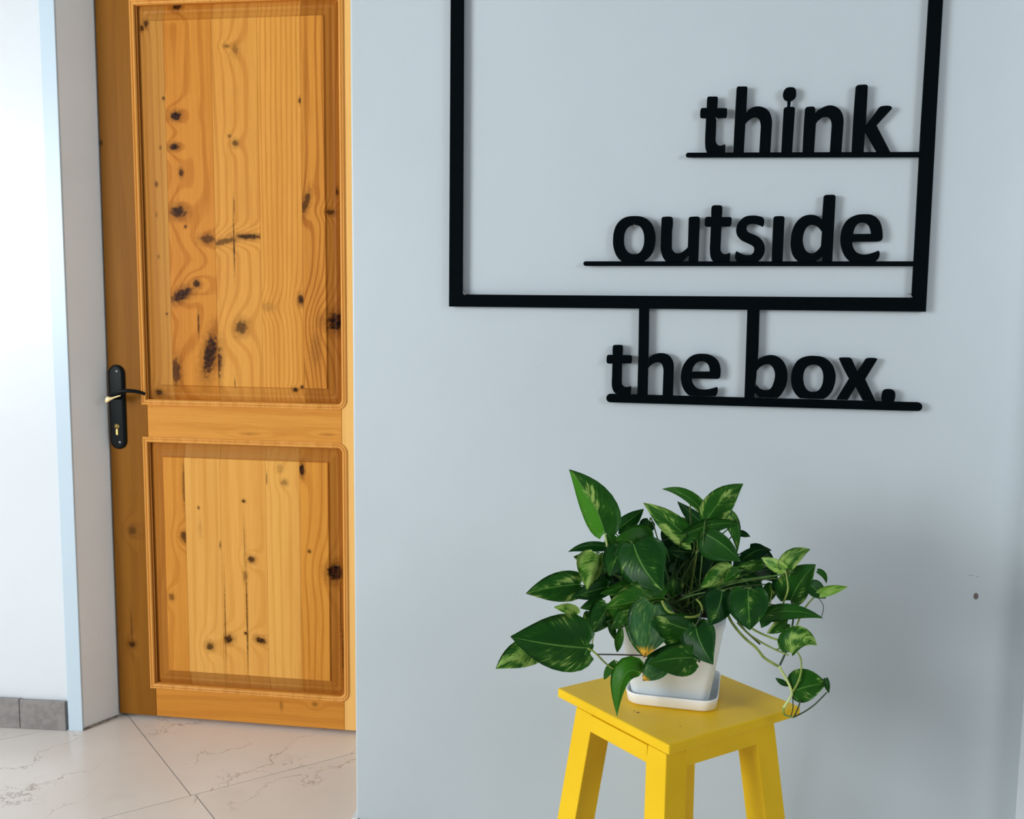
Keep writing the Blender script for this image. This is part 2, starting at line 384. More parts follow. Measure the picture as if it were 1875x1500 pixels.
# raised panels made of glued boards: sunk bevelled margin, a step, then the flat field
EB = [0, .004, .014, .020, .028, .040, .0425]
EH = [.0150, .0135, .0095, .0105, .0080, .0065, .0015]
def hgt(e):
    if e >= EB[-1]: return EH[-1]
    for i in range(len(EB)-1):
        if e <= EB[i+1]: f = (e-EB[i])/(EB[i+1]-EB[i]); return EH[i]*(1-f)+EH[i+1]*f
def panel(z0, z1, cuts, mats):
    s0, s1 = S0, S1; bs = [s0]+cuts+[s1]
    ss = sorted(set([round(s0+e, 5) for e in EB]+[round(s1-e, 5) for e in EB]+[round(c_, 5) for c_ in cuts]))
    zs = sorted(set([round(z0+e, 5) for e in EB]+[round(z1-e, 5) for e in EB]))
    for i in range(len(bs)-1):
        a, b = round(bs[i], 5), round(bs[i+1], 5); sub = [s for s in ss if a <= s <= b]
        sub2 = [min(max(s, a+(.0003 if i else 0)), b-(.0003 if i < len(bs)-2 else 0)) for s in sub]
        vs, fs = [], []
        for q, s in enumerate(sub2):
            for z in zs: vs.append((s, hgt(max(0, min(s-s0, s1-s, z-z0, z1-z))), z))
        nz = len(zs)
        for q in range(len(sub2)-1):
            for r in range(nz-1): fs.append((q*nz+r, (q+1)*nz+r, (q+1)*nz+r+1, q*nz+r+1))
        # sides and back so that every board is a solid strip
        nb = len(vs); sA, sB = sub2[0], sub2[-1]
        vs += [(sA, .03, z0), (sB, .03, z0), (sB, .03, z1), (sA, .03, z1)]
        fs += [(nb, nb+3, nb+2, nb+1)]
        fs.append(tuple([r for r in range(nz)][::1])+(nb+3, nb)); L = (len(sub2)-1)*nz
        fs.append(tuple([L+r for r in range(nz)][::-1])+(nb+1, nb+2))
        fs.append(tuple([q*nz for q in range(len(sub2))][::-1])+(nb, nb+1)); fs.append(tuple([q*nz+nz-1 for q in range(len(sub2))])+(nb+2, nb+3))
        me = mesh('plank', vs, fs); b2 = bmesh.new(); b2.from_mesh(me); bmesh.ops.recalc_face_normals(b2, faces=b2.faces); b2.to_mesh(me); b2.free()
        link('plank', me, mats[i], door)
up = [D(308, 400)[0], D(393, 400)[0], D(476, 400)[0], D(553, 400)[0]]
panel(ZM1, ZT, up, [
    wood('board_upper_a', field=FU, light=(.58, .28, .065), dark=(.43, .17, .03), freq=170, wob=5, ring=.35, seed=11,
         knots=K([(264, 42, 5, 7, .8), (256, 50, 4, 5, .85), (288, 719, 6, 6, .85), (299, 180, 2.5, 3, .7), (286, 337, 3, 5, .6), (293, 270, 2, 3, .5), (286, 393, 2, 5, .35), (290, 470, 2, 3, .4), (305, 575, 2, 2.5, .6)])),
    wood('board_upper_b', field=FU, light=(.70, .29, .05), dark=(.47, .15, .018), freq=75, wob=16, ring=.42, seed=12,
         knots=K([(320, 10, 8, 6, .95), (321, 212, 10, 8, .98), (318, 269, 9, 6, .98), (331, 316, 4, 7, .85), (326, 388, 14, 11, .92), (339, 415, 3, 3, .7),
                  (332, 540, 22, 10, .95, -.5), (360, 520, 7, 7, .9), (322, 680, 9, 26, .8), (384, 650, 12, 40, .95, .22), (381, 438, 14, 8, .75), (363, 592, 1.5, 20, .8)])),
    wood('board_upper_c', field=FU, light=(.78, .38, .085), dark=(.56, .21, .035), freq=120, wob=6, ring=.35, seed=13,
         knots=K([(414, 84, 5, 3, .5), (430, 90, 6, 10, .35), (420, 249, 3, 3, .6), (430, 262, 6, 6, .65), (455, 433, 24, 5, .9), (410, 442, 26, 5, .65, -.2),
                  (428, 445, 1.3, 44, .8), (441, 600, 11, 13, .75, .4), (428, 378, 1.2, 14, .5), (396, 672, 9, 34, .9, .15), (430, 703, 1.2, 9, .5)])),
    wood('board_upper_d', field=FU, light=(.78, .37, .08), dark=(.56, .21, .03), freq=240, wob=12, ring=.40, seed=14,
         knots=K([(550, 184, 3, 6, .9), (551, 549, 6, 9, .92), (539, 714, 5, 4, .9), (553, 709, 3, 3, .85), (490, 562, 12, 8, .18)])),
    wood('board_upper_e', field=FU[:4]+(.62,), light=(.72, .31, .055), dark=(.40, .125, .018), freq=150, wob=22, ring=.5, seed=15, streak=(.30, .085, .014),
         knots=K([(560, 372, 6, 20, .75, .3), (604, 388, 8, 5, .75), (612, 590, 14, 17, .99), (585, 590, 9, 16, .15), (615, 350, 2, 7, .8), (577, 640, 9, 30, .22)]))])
lo = [D(342, 1050)[0], D(406, 1050)[0], D(489, 1050)[0], D(550, 1050)[0]]
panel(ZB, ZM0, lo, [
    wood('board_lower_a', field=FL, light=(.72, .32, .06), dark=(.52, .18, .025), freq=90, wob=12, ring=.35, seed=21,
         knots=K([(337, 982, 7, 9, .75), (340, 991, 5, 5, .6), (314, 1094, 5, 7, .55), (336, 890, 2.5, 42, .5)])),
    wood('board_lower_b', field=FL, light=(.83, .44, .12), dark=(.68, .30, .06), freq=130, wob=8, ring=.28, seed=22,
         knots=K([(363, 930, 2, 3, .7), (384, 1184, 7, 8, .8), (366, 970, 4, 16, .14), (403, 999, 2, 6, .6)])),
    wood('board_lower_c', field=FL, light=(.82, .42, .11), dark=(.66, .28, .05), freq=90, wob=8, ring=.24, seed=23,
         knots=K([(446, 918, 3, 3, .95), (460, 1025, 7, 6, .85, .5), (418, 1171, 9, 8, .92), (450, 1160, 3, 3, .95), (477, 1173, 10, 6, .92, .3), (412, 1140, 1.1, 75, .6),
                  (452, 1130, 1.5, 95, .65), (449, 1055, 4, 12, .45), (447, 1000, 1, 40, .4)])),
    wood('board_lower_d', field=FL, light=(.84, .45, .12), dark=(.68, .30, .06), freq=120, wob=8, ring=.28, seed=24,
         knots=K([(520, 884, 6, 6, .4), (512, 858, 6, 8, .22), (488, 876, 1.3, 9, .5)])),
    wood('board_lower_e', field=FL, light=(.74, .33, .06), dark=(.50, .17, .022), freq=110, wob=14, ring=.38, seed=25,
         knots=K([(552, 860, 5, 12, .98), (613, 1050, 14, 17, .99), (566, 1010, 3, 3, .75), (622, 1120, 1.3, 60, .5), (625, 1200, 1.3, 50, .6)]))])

# door furniture
BLACK = NT('black_enamel', .28, .09); BLACK.color((.006, .008, .009)); BLACK = BLACK.m
BRASS = plain('brass', (.62, .44, .16), .32, .5, 1.0); CHROME = plain('screw_steel', (.5, .5, .52), .35, .5, 1.0)
CREAM = plain('polished_brass_pale', (.93, .74, .38), .30, .6, .25)
hx, hz0 = D(219.5, 822)[0]-.001, D(222, 822)[1]; hz1 = D(215, 668)[1]; hw = .0245
bm = bmesh.new(); outl = []
for k_ in range(13): a = math.pi*k_/12; outl.append((hx+math.cos(a)*1, hz1-hw, math.cos(a), math.sin(a)))
rings = []
for (r, y) in ((hw, 0), (hw, -.004), (hw*.86, -.0085), (hw*.70, -.0095)):
    ring = []
    for k_ in range(13): a = math.pi*k_/12; ring.append(bm.verts.new((hx+r*math.cos(a), y, hz1-hw+r*math.sin(a))))
    for k_ in range(13): a = math.pi+math.pi*k_/12; ring.append(bm.verts.new((hx+r*math.cos(a), y, hz0+hw+r*math.sin(a))))
    rings.append(ring)
for a, b in zip(rings, rings[1:]):
    for k_ in range(26): bm.faces.new((a[k_], a[(k_+1) % 26], b[(k_+1) % 26], b[k_]))
bm.faces.new(rings[-1]); bm.faces.new(rings[0][::-1])
hd = bmobj('door_handle', bm, BLACK, door, False); hd['label'] = 'black lever handle on a long backplate'
def dpt(px, py, y):                   # point in front of the door face by -y, door coordinates
    w = on_plane(px, py, DP+DN*y, DN); q = w-DP; return Vector((q.dot(DT), y, q.z))
tube('spindle', [dpt(212, 727, -.006), dpt(209, 727, -.05)], .0085, .0085, BLACK, hd, 12)
tube('lever', crom([dpt(206, 724, -.050), dpt(216, 719, -.055), dpt(230, 716, -.055), dpt(246, 716.5, -.052), dpt(258, 719, -.047), dpt(266, 722, -.042)], 5), .0088, .0058, BLACK, hd, 12, .75)
# pale worn tongue of the lever pointing left
bm = bmesh.new(); pth = crom([dpt(193, 731, -.060), dpt(197, 732, -.062), dpt(203, 730.5, -.062), dpt(212, 727, -.060), dpt(221, 724.5, -.058)], 5)
rr = [.0035, .0062, .0085, .0095, .0095, .009, .0085, .0078, .0068, .0058, .0048, .004, .0034, .003, .0028, .0026, .0024, .0022, .002, .0018, .0016]
rings = []
for i, p in enumerate(pth):
    rings.append([bm.verts.new(p+Vector((math.cos(a)*rr[i]*.3, math.sin(a)*rr[i]*.45, math.cos(a)*rr[i]))) for a in [2*math.pi*q/10 for q in range(10)]])
for a, b in zip(rings, rings[1:]):
    for q in range(10): bm.faces.new((a[q], a[(q+1) % 10], b[(q+1) % 10], b[q]))
bm.faces.new(rings[0]); bm.faces.new(rings[-1])
tg = bmobj('lever_tongue', bm, CREAM, hd, True); tg['label'] = 'pale brass tongue pointing left'
def ydisc(name, px, py, r, y0, y1, mat, par, seg=16):
    p = dpt(px, py, y1); return tube(name, [Vector((p.x, y0, p.z)), Vector((p.x, y1, p.z))], r, r, mat, par, seg)
ydisc('screw', 213, 680, .0035, -.006, -.0108, CHROME, hd); ydisc('screw', 219, 810, .0035, -.006, -.0108, CHROME, hd)
lk = ydisc('lock_cylinder', 213.5, 781, .0075, -.006, -.0125, BRASS, hd)
p = dpt(214, 791, -.011)
bm = bmesh.new(); add_box(bm, (p.x-.0042, -.0115, p.z-.010), (p.x+.0042, -.004, p.z+.009), .002); bmobj('lock_body', bm, BRASS, hd)
p = dpt(214, 782, -.013); box('keyhole', (p.x-.001, -.0130, p.z-.004), (p.x+.001, -.012, p.z+.004), DARKGAP, hd)

# ------------------------------------------------------------------ wall sign
SIGNB = NT('matt_black_board', .6, .03); SIGNB.color((.0010, .0028, .0040)); SIGNB = SIGNB.m
YF, YB = YS-.015, YS-.008
sign = empty('wall_sign', (.1, YS, 1.25)); tag(sign, 'black cut-out wall sign reading think outside the box.', 'wall sign')
def smooth(pts, n=5):
    """outline points; a third value marks a corner. Catmull-Rom between corners"""
    N = len(pts); out = []
    P_ = [Vector((p[0], p[1])) for p in pts]; C_ = [len(p) > 2 for p in pts]
    for i in range(N):
        p1, p2 = P_[i], P_[(i+1) % N]
        if C_[i] and C_[(i+1) % N]: out.append(p1); continue
        L = (p2-p1).length
        t1 = (p2-P_[i-1]) if not C_[i] else None; t2 = (P_[(i+2) % N]-p1) if not C_[(i+1) % N] else None
        if t1 is None: t1 = (p2-p1)*2-(t2.normalized()*L if t2.length else t2)
        if t2 is None: t2 = (p2-p1)*2-(t1.normalized()*L if t1.length else t1)
        m1 = t1.normalized()*L; m2 = t2.normalized()*L
        for k_ in range(n):
            t_ = k_/n; a = 2*t_**3-3*t_**2+1; b = t_**3-2*t_**2+t_; c_ = -2*t_**3+3*t_**2; d = t_**3-t_**2
            out.append(p1*a+m1*b+p2*c_+m2*d)
    return out
def plate(name, outlines, parent=sign, mat=SIGNB, yf=YF, yb=YB, world=False):
    """a flat board of real thickness cut to the outlines (first = outside, rest = holes)"""
    cu_ = bpy.data.curves.new(name, 'CURVE'); cu_.dimensions = '2D'; cu_.fill_mode = 'BOTH'
    cu_.extrude = (yb-yf)/2
    for ol in outlines:
        pts = []
        for p in ol:
            w = p if world else on_y(p[0], p[1], yf); pts.append((w[0], w[-1] if world else w.z))
        sp = cu_.splines.new('POLY'); sp.points.add(len(pts)-1); sp.use_cyclic_u = True
        for q, (x, z) in enumerate(pts): sp.points[q].co = (x, z, 0, 1)
    tmp = bpy.data.objects.new('tmp', cu_); COL.objects.link(tmp)
    dg = bpy.context.evaluated_depsgraph_get(); me = bpy.data.meshes.new_from_object(tmp.evaluated_get(dg))
    bpy.data.objects.remove(tmp); bpy.data.curves.remove(cu_)
    ym = (yf+yb)/2; o3 = parent.location
    for v in me.vertices: x, z, y = v.co; v.co = (x-o3.x, ym+y-o3.y, z-o3.z)
    me.materials.clear(); me.update()
    bm = bmesh.new(); bm.from_mesh(me); bmesh.ops.remove_doubles(bm, verts=bm.verts, dist=1e-6); bmesh.ops.recalc_face_normals(bm, faces=bm.faces); bm.to_mesh(me); bm.free()
    return link(name, me, mat, parent)
def Zc(o, pts): return [(o[0]+p[0]/7.8125, o[1]+p[1]/7.8125)+tuple(p[2:]) for p in pts]
def letter(o, *outs): return plate('letter', [smooth(Zc(o, q)) for q in outs])
c1, c2, c3, c4, c5, c6, c7, c8 = (1240, 140), (1450, 140), (1060, 345), (1280, 345), (1450, 345), (1100, 610), (1340, 610), (1480, 610)
c = 1
# frame of the box, open where the words leave it
plate('box_frame', [[(826, -190), (1738.5, -196), (1727, 0), (1716, 190), (1695.5, 571), (822, 561.5), (825, 0)],
                    [(851, -160), (849, 0), (848, 250), (846.5, 539), (1000, 540.5), (1670, 545), (1676, 440), (1686, 250), (1701.5, 0), (1710, -163)]])
def bar(x0, yt0, yb0, x1, yt1, yb1, rr=True):
    r = (yb0-yt0)/2; pts = []
    for k_ in range(9): a = math.pi/2+math.pi*k_/8; pts.append((x0+r+r*math.cos(a), (yt0+yb0)/2+r*math.sin(a)*1))
    pts = pts[::1]
    if rr:
        r2 = (yb1-yt1)/2
        for k_ in range(9): a = -math.pi/2+math.pi*k_/8; pts.append((x1-r2+r2*math.cos(a), (yt1+yb1)/2+r2*math.sin(a)))
    else: pts += [(x1, yt1), (x1, yb1)]
    return plate('underline', [pts])
bar(1256, 279.5, 288, 1683.6, 278, 287.5, False)
bar(1068, 478.5, 487, 1673.2, 478.5, 487.5, False)
bar(1110, 721.5, 737, 1689, 737, 753)
plate('post', [[(1170, 565.2), (1189, 565.4), (1188, 640), (1186, 723.6), (1166.8, 723.2), (1169, 640)]])
plate('post', [[(1369, 567.3), (1391, 567.6), (1389, 640), (1385, 690), (1381, 728.6), (1363.6, 728.2), (1366, 660)]])
# think
letter(c1, [(430, 315), (438, 293), (455, 286, c), (560, 286, c), (576, 292), (582, 310), (574, 452, c), (695, 453, c), (712, 460), (716, 478), (711, 570), (700, 588, c), (562, 590, c),
            (553, 860, c), (556, 940), (590, 985), (640, 985), (680, 968, c), (690, 985, c), (688, 1092, c), (434, 1092, c), (408, 1025), (401, 940), (405, 800, c), (415, 592, c), (345, 588), (331, 570), (336, 470), (352, 453), (424, 452, c)])
letter(c1, [(853, 165), (862, 148), (880, 142, c), (985, 142, c), (1000, 150), (1005, 168, c), (989, 522, c), (1060, 450), (1180, 428), (1290, 475), (1345, 570), (1356, 700, c), (1332, 1090, c), (1178, 1090, c),
            (1200, 720, c), (1190, 640), (1160, 590), (1110, 580), (1050, 605), (976, 678, c), (953, 1090, c), (806, 1090, c)])
letter(c1, [(1548, 175), (1610, 153), (1680, 165), (1702, 220), (1695, 300), (1660, 335), (1628, 345, c), (1618, 435, c), (1668, 438), (1687, 460, c), (1645, 1090, c), (1493, 1090, c), (1528, 460, c), (1545, 443), (1580, 432, c), (1580, 345, c),
            (1535, 320), (1518, 250)])
letter(c2, [(193, 470), (205, 443), (240, 432), (310, 432), (333, 455), (330, 530, c), (400, 465), (540, 412), (660, 450), (725, 540), (740, 660, c), (710, 1088, c), (550, 1088, c),
            (575, 720, c), (570, 640), (540, 585), (490, 572), (430, 590), (345, 672, c), (318, 1088, c), (158, 1088, c)])
letter(c2, [(920, 150), (940, 125), (1000, 117), (1065, 118), (1088, 140, c), (1058, 705, c), (1240, 460, c), (1275, 427), (1400, 420), (1432, 445), (1420, 475, c), (1212, 702, c), (1410, 1085, c), (1222, 1085, c),
            (1046, 770, c), (1028, 1085, c), (862, 1085, c)])
# outside
letter(c3, [(800, 395), (930, 415), (1040, 500), (1090, 630), (1096, 740), (1075, 870), (1020, 970), (915, 1052, c), (620, 1048, c), (540, 970), (495, 850), (487, 740), (505, 600), (560, 490), (660, 415)],
       [(800, 520), (870, 540), (920, 620), (934, 720), (920, 830), (870, 915), (795, 942), (710, 915), (660, 840), (646, 740), (660, 630), (710, 550)])
letter(c3, [(1182, 440), (1190, 415), (1230, 405), (1310, 405), (1343, 425), (1335, 600, c), (1330, 830, c), (1340, 880), (1385, 925), (1440, 928), (1500, 895), (1560, 840, c), (1572, 440, c), (1582, 412), (1630, 404), (1710, 405), (1733, 430, c),
            (1708, 1053, c), (1570, 1053, c), (1575, 965, c), (1475, 1052, c), (1252, 1050, c), (1200, 980), (1172, 880), (1172, 780, c)])
letter(c4, [(182, 265), (200, 245), (260, 240), (315, 245), (333, 265), (326, 410, c), (445, 410, c), (466, 425), (468, 460), (460, 520), (445, 545, c), (322, 545, c), (308, 850, c), (320, 910), (365, 940), (440, 918, c), (447, 935, c), (440, 1052, c),
            (213, 1052, c), (170, 990), (157, 900), (160, 800, c), (170, 545, c), (100, 543), (84, 520), (88, 430), (105, 410), (178, 408, c)])
letter(c4, [(925, 430), (860, 398), (770, 387), (660, 405), (570, 480), (535, 580), (550, 670), (610, 740), (700, 785), (780, 830), (793, 880), (765, 935), (690, 955), (610, 935), (545, 900, c), (528, 910), (520, 1000), (550, 1050, c), (830, 1052, c), (910, 980),
            (942, 880), (925, 780), (860, 700), (760, 650), (700, 620), (680, 575), (700, 525), (770, 505), (850, 520), (915, 550, c), (925, 530, c)])
letter(c4, [(1070, 425), (1085, 402), (1150, 396), (1205, 400), (1224, 425, c), (1195, 1052, c), (1044, 1052, c)])
letter(c4, [(1600, 376), (1690, 395), (1765, 460, c), (1790, 110, c), (1810, 95), (1870, 91), (1930, 93), (1955, 115, c), (1906, 1052, c), (1768, 1052, c), (1772, 972, c), (1660, 1050, c), (1430, 1048, c), (1350, 960), (1320, 850), (1318, 740), (1340, 600), (1400, 480), (1490, 400)],
       [(1630, 520), (1700, 545), (1765, 620, c), (1752, 820, c), (1690, 895), (1610, 930), (1530, 890), (1490, 790), (1487, 700), (1520, 590), (1570, 535)])
letter(c5, [(1045, 368), (1160, 385), (1250, 460), (1290, 570), (1300, 690, c), (1285, 740), (1240, 760, c), (865, 762, c), (880, 850), (935, 920), (1030, 945), (1130, 930), (1240, 890, c), (1255, 910, c), (1245, 990), (1190, 1048, c), (842, 1048, c), (760, 960), (710, 830),
            (703, 700), (730, 560), (800, 450), (910, 385)],
       [(880, 652, c), (900, 570), (950, 505), (1015, 487), (1080, 505), (1120, 560), (1140, 650, c)])
# the box.
letter(c6, [(172, 195), (185, 175), (240, 170), (300, 173), (317, 190), (312, 315, c), (425, 318, c), (447, 335), (448, 365), (443, 420), (430, 436, c), (306, 436, c), (302, 700, c), (315, 750), (360, 775), (430, 762, c), (438, 775, c), (430, 878, c),
            (214, 868, c), (175, 820), (158, 750), (160, 650, c), (165, 436, c), (100, 434), (83, 410), (88, 330), (105, 315), (170, 313, c)])
letter(c6, [(688, 360, c), (760, 308), (850, 288), (950, 305), (1020, 370), (1047, 480, c), (1036, 892, c), (885, 888, c), (897, 560, c), (890, 490), (860, 430), (800, 420), (740, 445), (681, 500, c)])
letter(c6, [(1460, 297), (1570, 315), (1670, 385), (1712, 490), (1712, 600, c), (1705, 635), (1670, 657, c), (1303, 648, c), (1320, 720), (1380, 790), (1470, 812), (1570, 800), (1665, 772, c), (1675, 790, c), (1668, 860), (1640, 905, c), (1270, 897, c), (1200, 830), (1155, 720),
            (1148, 600), (1180, 470), (1260, 360), (1350, 308)],
       [(1308, 552, c), (1335, 470), (1390, 415), (1450, 405), (1510, 425), (1550, 480), (1560, 552, c)])
letter(c7, [(370, 392, c), (450, 340), (570, 315), (680, 350), (765, 450), (797, 590), (780, 740), (720, 860), (655, 930, c), (400, 922, c), (325, 855, c), (352, 735, c), (400, 790), (470, 818), (550, 805), (600, 720), (623, 600), (600, 510), (550, 455), (490, 448), (420, 475), (360, 540, c)])
letter(c7, [(1180, 327), (1320, 350), (1430, 440), (1480, 560), (1485, 660), (1450, 800), (1390, 890), (1310, 945, c), (978, 935, c), (900, 850), (860, 740), (858, 600), (890, 480), (960, 385), (1060, 338)],
       [(1170, 453), (1250, 475), (1300, 540), (1316, 630), (1300, 740), (1250, 820), (1170, 846), (1090, 820), (1040, 750), (1022, 640), (1040, 540), (1090, 475)])
letter(c8, [(447, 370), (460, 355), (500, 350, c), (590, 350, c), (620, 365, c), (708, 558, c), (830, 370, c), (860, 358, c), (970, 360), (988, 378, c), (815, 660, c), (962, 972, c), (785, 965, c), (682, 762, c), (565, 957, c), (408, 952, c), (590, 655, c)])
letter(c8, [(1062, 870), (1085, 820), (1140, 803), (1205, 810), (1240, 845), (1246, 900), (1228, 978, c), (1060, 974, c), (1055, 920)])
NAIL = plain('nail_steel', (.25, .24, .23), .5, .5, .6)
for (px, py) in ((1313, 218), (1163, 414), (1668, 541), (850, 536)):
    a = on_y(px-2, py-3, YF-.001)-sign.location; b = on_y(px+2, py+4, YF-.005)-sign.location
    tube('nail', [a+Vector((0, .018, 0)), a, b], .0009, .0012, NAIL, sign, 6)

# ------------------------------------------------------------------ yellow stool
HS = .56
L_, F_, R_ = on_z(1021, 1260, HS), on_z(1225, 1365, HS), on_z(1466, 1294, HS)
YEL = NT('yellow_gloss_paint', .34, .22); P = YEL.coord()
cy = YEL.mix(YEL.ramp(YEL.noise(P, 7, 4), .35, .7), (.88, .555, .011), (.82, .505, .006))
pts = []
e1 = (L_-F_); e2 = (R_-F_); a1, a2 = e1.length, e2.length; e1.normalize(); e2.normalize()
stool = empty('stool', (F_.x, F_.y, 0)); tag(stool, 'yellow painted wooden stool with splayed legs', 'stool')
SO = stool.location
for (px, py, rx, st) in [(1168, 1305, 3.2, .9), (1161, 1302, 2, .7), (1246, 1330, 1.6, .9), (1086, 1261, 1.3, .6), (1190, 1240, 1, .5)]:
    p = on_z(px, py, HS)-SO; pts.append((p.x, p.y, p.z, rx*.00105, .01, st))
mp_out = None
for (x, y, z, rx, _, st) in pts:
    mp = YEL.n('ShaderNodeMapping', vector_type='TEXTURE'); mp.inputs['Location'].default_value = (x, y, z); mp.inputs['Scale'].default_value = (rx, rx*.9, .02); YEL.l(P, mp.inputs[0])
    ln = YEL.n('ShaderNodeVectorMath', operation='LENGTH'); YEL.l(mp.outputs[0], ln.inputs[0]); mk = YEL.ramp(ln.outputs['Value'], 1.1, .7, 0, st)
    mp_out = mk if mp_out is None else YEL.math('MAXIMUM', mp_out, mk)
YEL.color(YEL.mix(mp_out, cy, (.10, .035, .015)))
YEL.bump(YEL.noise(P, 40, 4), .1, .0015); YEL = YEL.m
def SP(a, b): return e1*a+e2*b        # a along F->L, b along F->R (local to the stool)
TB = .017
prism('seat_board', [SP(0, 0), SP(0, a2), SP(a1, a2), SP(a1, 0)], HS-TB, HS, YEL, stool, bev=.0025)
fi = .006; lw = .045; FA, FB = a1-.052, a2-.056
def leg(a, b, da, db, wa, wb):
    """tapered splayed leg; (a, b) outer corner at the top, da/db the outward splay directions"""
    vs = []
    top = HS-TB-.0005; s = .10*top
    for (z, k_) in ((0, 1), (top, 0)):
        oa, ob = a+da*s*k_, b+db*s*k_
        for (x, y) in ((0, 0), (1, 0), (1, 1), (0, 1)):
            q = SP(oa-da*x*wa, ob-db*y*wb); vs.append((q.x, q.y, z))
    me = mesh('leg', vs, [(0, 1, 2, 3), (7, 6, 5, 4), (0, 4, 5, 1), (1, 5, 6, 2), (2, 6, 7, 3), (3, 7, 4, 0)])
    bm = bmesh.new(); bm.from_mesh(me); bmesh.ops.bevel(bm, geom=list(bm.edges), offset=.0015, segments=2, profile=.5, affect='EDGES')
    bmobj('leg', bm, YEL, stool)
leg(fi, .0005, -1, -1, lw, lw*1.0)
leg(FA, .0005, 1, -1, lw, lw)
leg(fi, FB, -1, 1, lw, lw)
leg(FA, FB, 1, 1, lw, lw)
ah = .047
def apron(q0, q1, n):
    p0, p1 = SP(*q0), SP(*q1); w = SP(*n)*.018
    prism('apron', [p0, p1, p1+w, p0+w], HS-ah, HS-TB-.0005, YEL, stool, bev=.001)
apron((fi+lw*.9, -.0018), (FA-lw*.9, -.0018), (0, 1)); apron((fi-.0018, lw*.9), (fi-.0018, FB-lw*.9), (1, 0))
apron((FA+.001, lw*.9), (FA+.001, FB-lw*.9), (-1, 0)); apron((fi+lw*.9, FB+.001), (FA-lw*.9, FB+.001), (0, -1))

# ------------------------------------------------------------------ saucer, pot and plant
POTW = NT('white_plastic', .38, .5); P = POTW.coord(); POTW.color(POTW.mix(POTW.ramp(POTW.noise(P, 14, 3), .3, .7), (.84, .92, .96), (.90, .96, .98))); POTW = POTW.m
SAUW = plain('cream_white_plastic', (.97, .98, .98), .32, .5)
g0, g1 = on_z(1163, 1294, HS), on_z(1292, 1308, HS)
gd = (g1-g0).normalized(); gn = Vector((-gd.y, gd.x, 0)); SW = .158
gc = (g0+g1)/2+gn*(SW/2); ga = math.atan2(gd.y, gd.x)
def rring(bm, w, z, r, n=5, wy=None):
    hx_, hy_ = w/2, (wy or w)/2; out = []
    for (cx, cy_, a0) in ((hx_-r, hy_-r, 0), (-hx_+r, hy_-r, 90), (-hx_+r, -hy_+r, 180), (hx_-r, -hy_+r, 270)):
        for k_ in range(n+1): a = math.radians(a0+90*k_/n); out.append(bm.verts.new((cx+r*math.cos(a), cy_+r*math.sin(a), z)))
    return out
def lofted(name, secs, mat, parent, cap0=True, cap1=True):
    bm = bmesh.new(); rs = [rring(bm, *s) for s in secs]
    for a, b in zip(rs, rs[1:]):
        n = len(a)
        for k_ in range(n): bm.faces.new((a[k_], a[(k_+1) % n], b[(k_+1) % n], b[k_]))
    if cap0: bm.faces.new(rs[0][::-1])
    if cap1: bm.faces.new(rs[-1])
    o = bmobj(name, bm, mat, parent, True)
    return o
sau = lofted('saucer', [(SW-.018, 0, .024), (SW-.006, .003, .026), (SW-.001, .019, .027), (SW, .0215, .027), (SW-.004, .0215, .026), (SW-.008, .005, .024), (SW-.03, .0035, .02)], SAUW, None)
sau.location = (gc.x, gc.y, HS+.0005); sau.rotation_euler = (0, 0, ga)
tag(sau, 'white plastic square saucer under the plant pot', 'saucer')
PB = .130; PH = .165; PT = .180
plant = empty('potted_plant', (gc.x-gd.x*.003, gc.y-gd.y*.003, HS+.0045), ga); tag(plant, 'leafy green variegated trailing plant in a white square pot', 'potted plant')
lofted('pot', [(PB-.01, 0, .014), (PB, .003, .016), (PT-.004, PH-.02, .016), (PT, PH-.018, .017), (PT, PH, .017), (PT-.007, PH, .015), (PT-.012, PH-.02, .014), (PB-.004, .06, .012)], POTW, plant)
SOIL = plain('potting_soil', (.022, .013, .009), .95, .2, 0, .5, 120)
bm = bmesh.new(); bmesh.ops.create_grid(bm, x_segments=18, y_segments=18, size=(PT-.014)/2)
for v in bm.verts: v.co.z = PH-.018+random.uniform(-.003, .003)-.00002
bmobj('soil', bm, SOIL, plant)
bpy.context.view_layer.update()
PM = plant.matrix_world.copy(); PI_ = (Matrix.Translation(plant.location) @ Matrix.Rotation(ga, 4, 'Z')).inverted()
def W(px, py, Y): return PI_ @ on_y(px, py, Y)          # photo point at depth Y -> plant coordinates

t = NT('variegated_leaf', .40, .16); UV = t.coord('UV')
at = t.n('ShaderNodeAttribute', attribute_type='OBJECT', attribute_name='variegation')
tn = t.n('ShaderNodeAttribute', attribute_type='OBJECT', attribute_name='lightness')
oi = t.n('ShaderNodeObjectInfo')
sp = t.n('ShaderNodeSeparateXYZ'); t.l(UV, sp.inputs[0]); U_, V_ = sp.outputs[0], sp.outputs[1]
av = t.math('ABSOLUTE', t.math('SUBTRACT', V_, .5))
sk_ = t.math('SUBTRACT', U_, t.math('MULTIPLY', av, .75))
cb = t.n('ShaderNodeCombineXYZ'); t.l(t.math('MULTIPLY', sk_, 24), cb.inputs[0]); t.l(t.math('MULTIPLY', V_, 2.6), cb.inputs[1]); t.l(t.math('MULTIPLY', oi.outputs['Random'], 50), cb.inputs[2])
n1 = t.noise(cb.outputs[0], 1.0, 6, .68, None, .9)
cb2 = t.n('ShaderNodeCombineXYZ'); t.l(t.math('MULTIPLY', U_, 2.2), cb2.inputs[0]); t.l(t.math('MULTIPLY', V_, 2.6), cb2.inputs[1]); t.l(t.math('MULTIPLY', oi.outputs['Random'], 31), cb2.inputs[2])
n2 = t.noise(cb2.outputs[0], 1.0, 2)
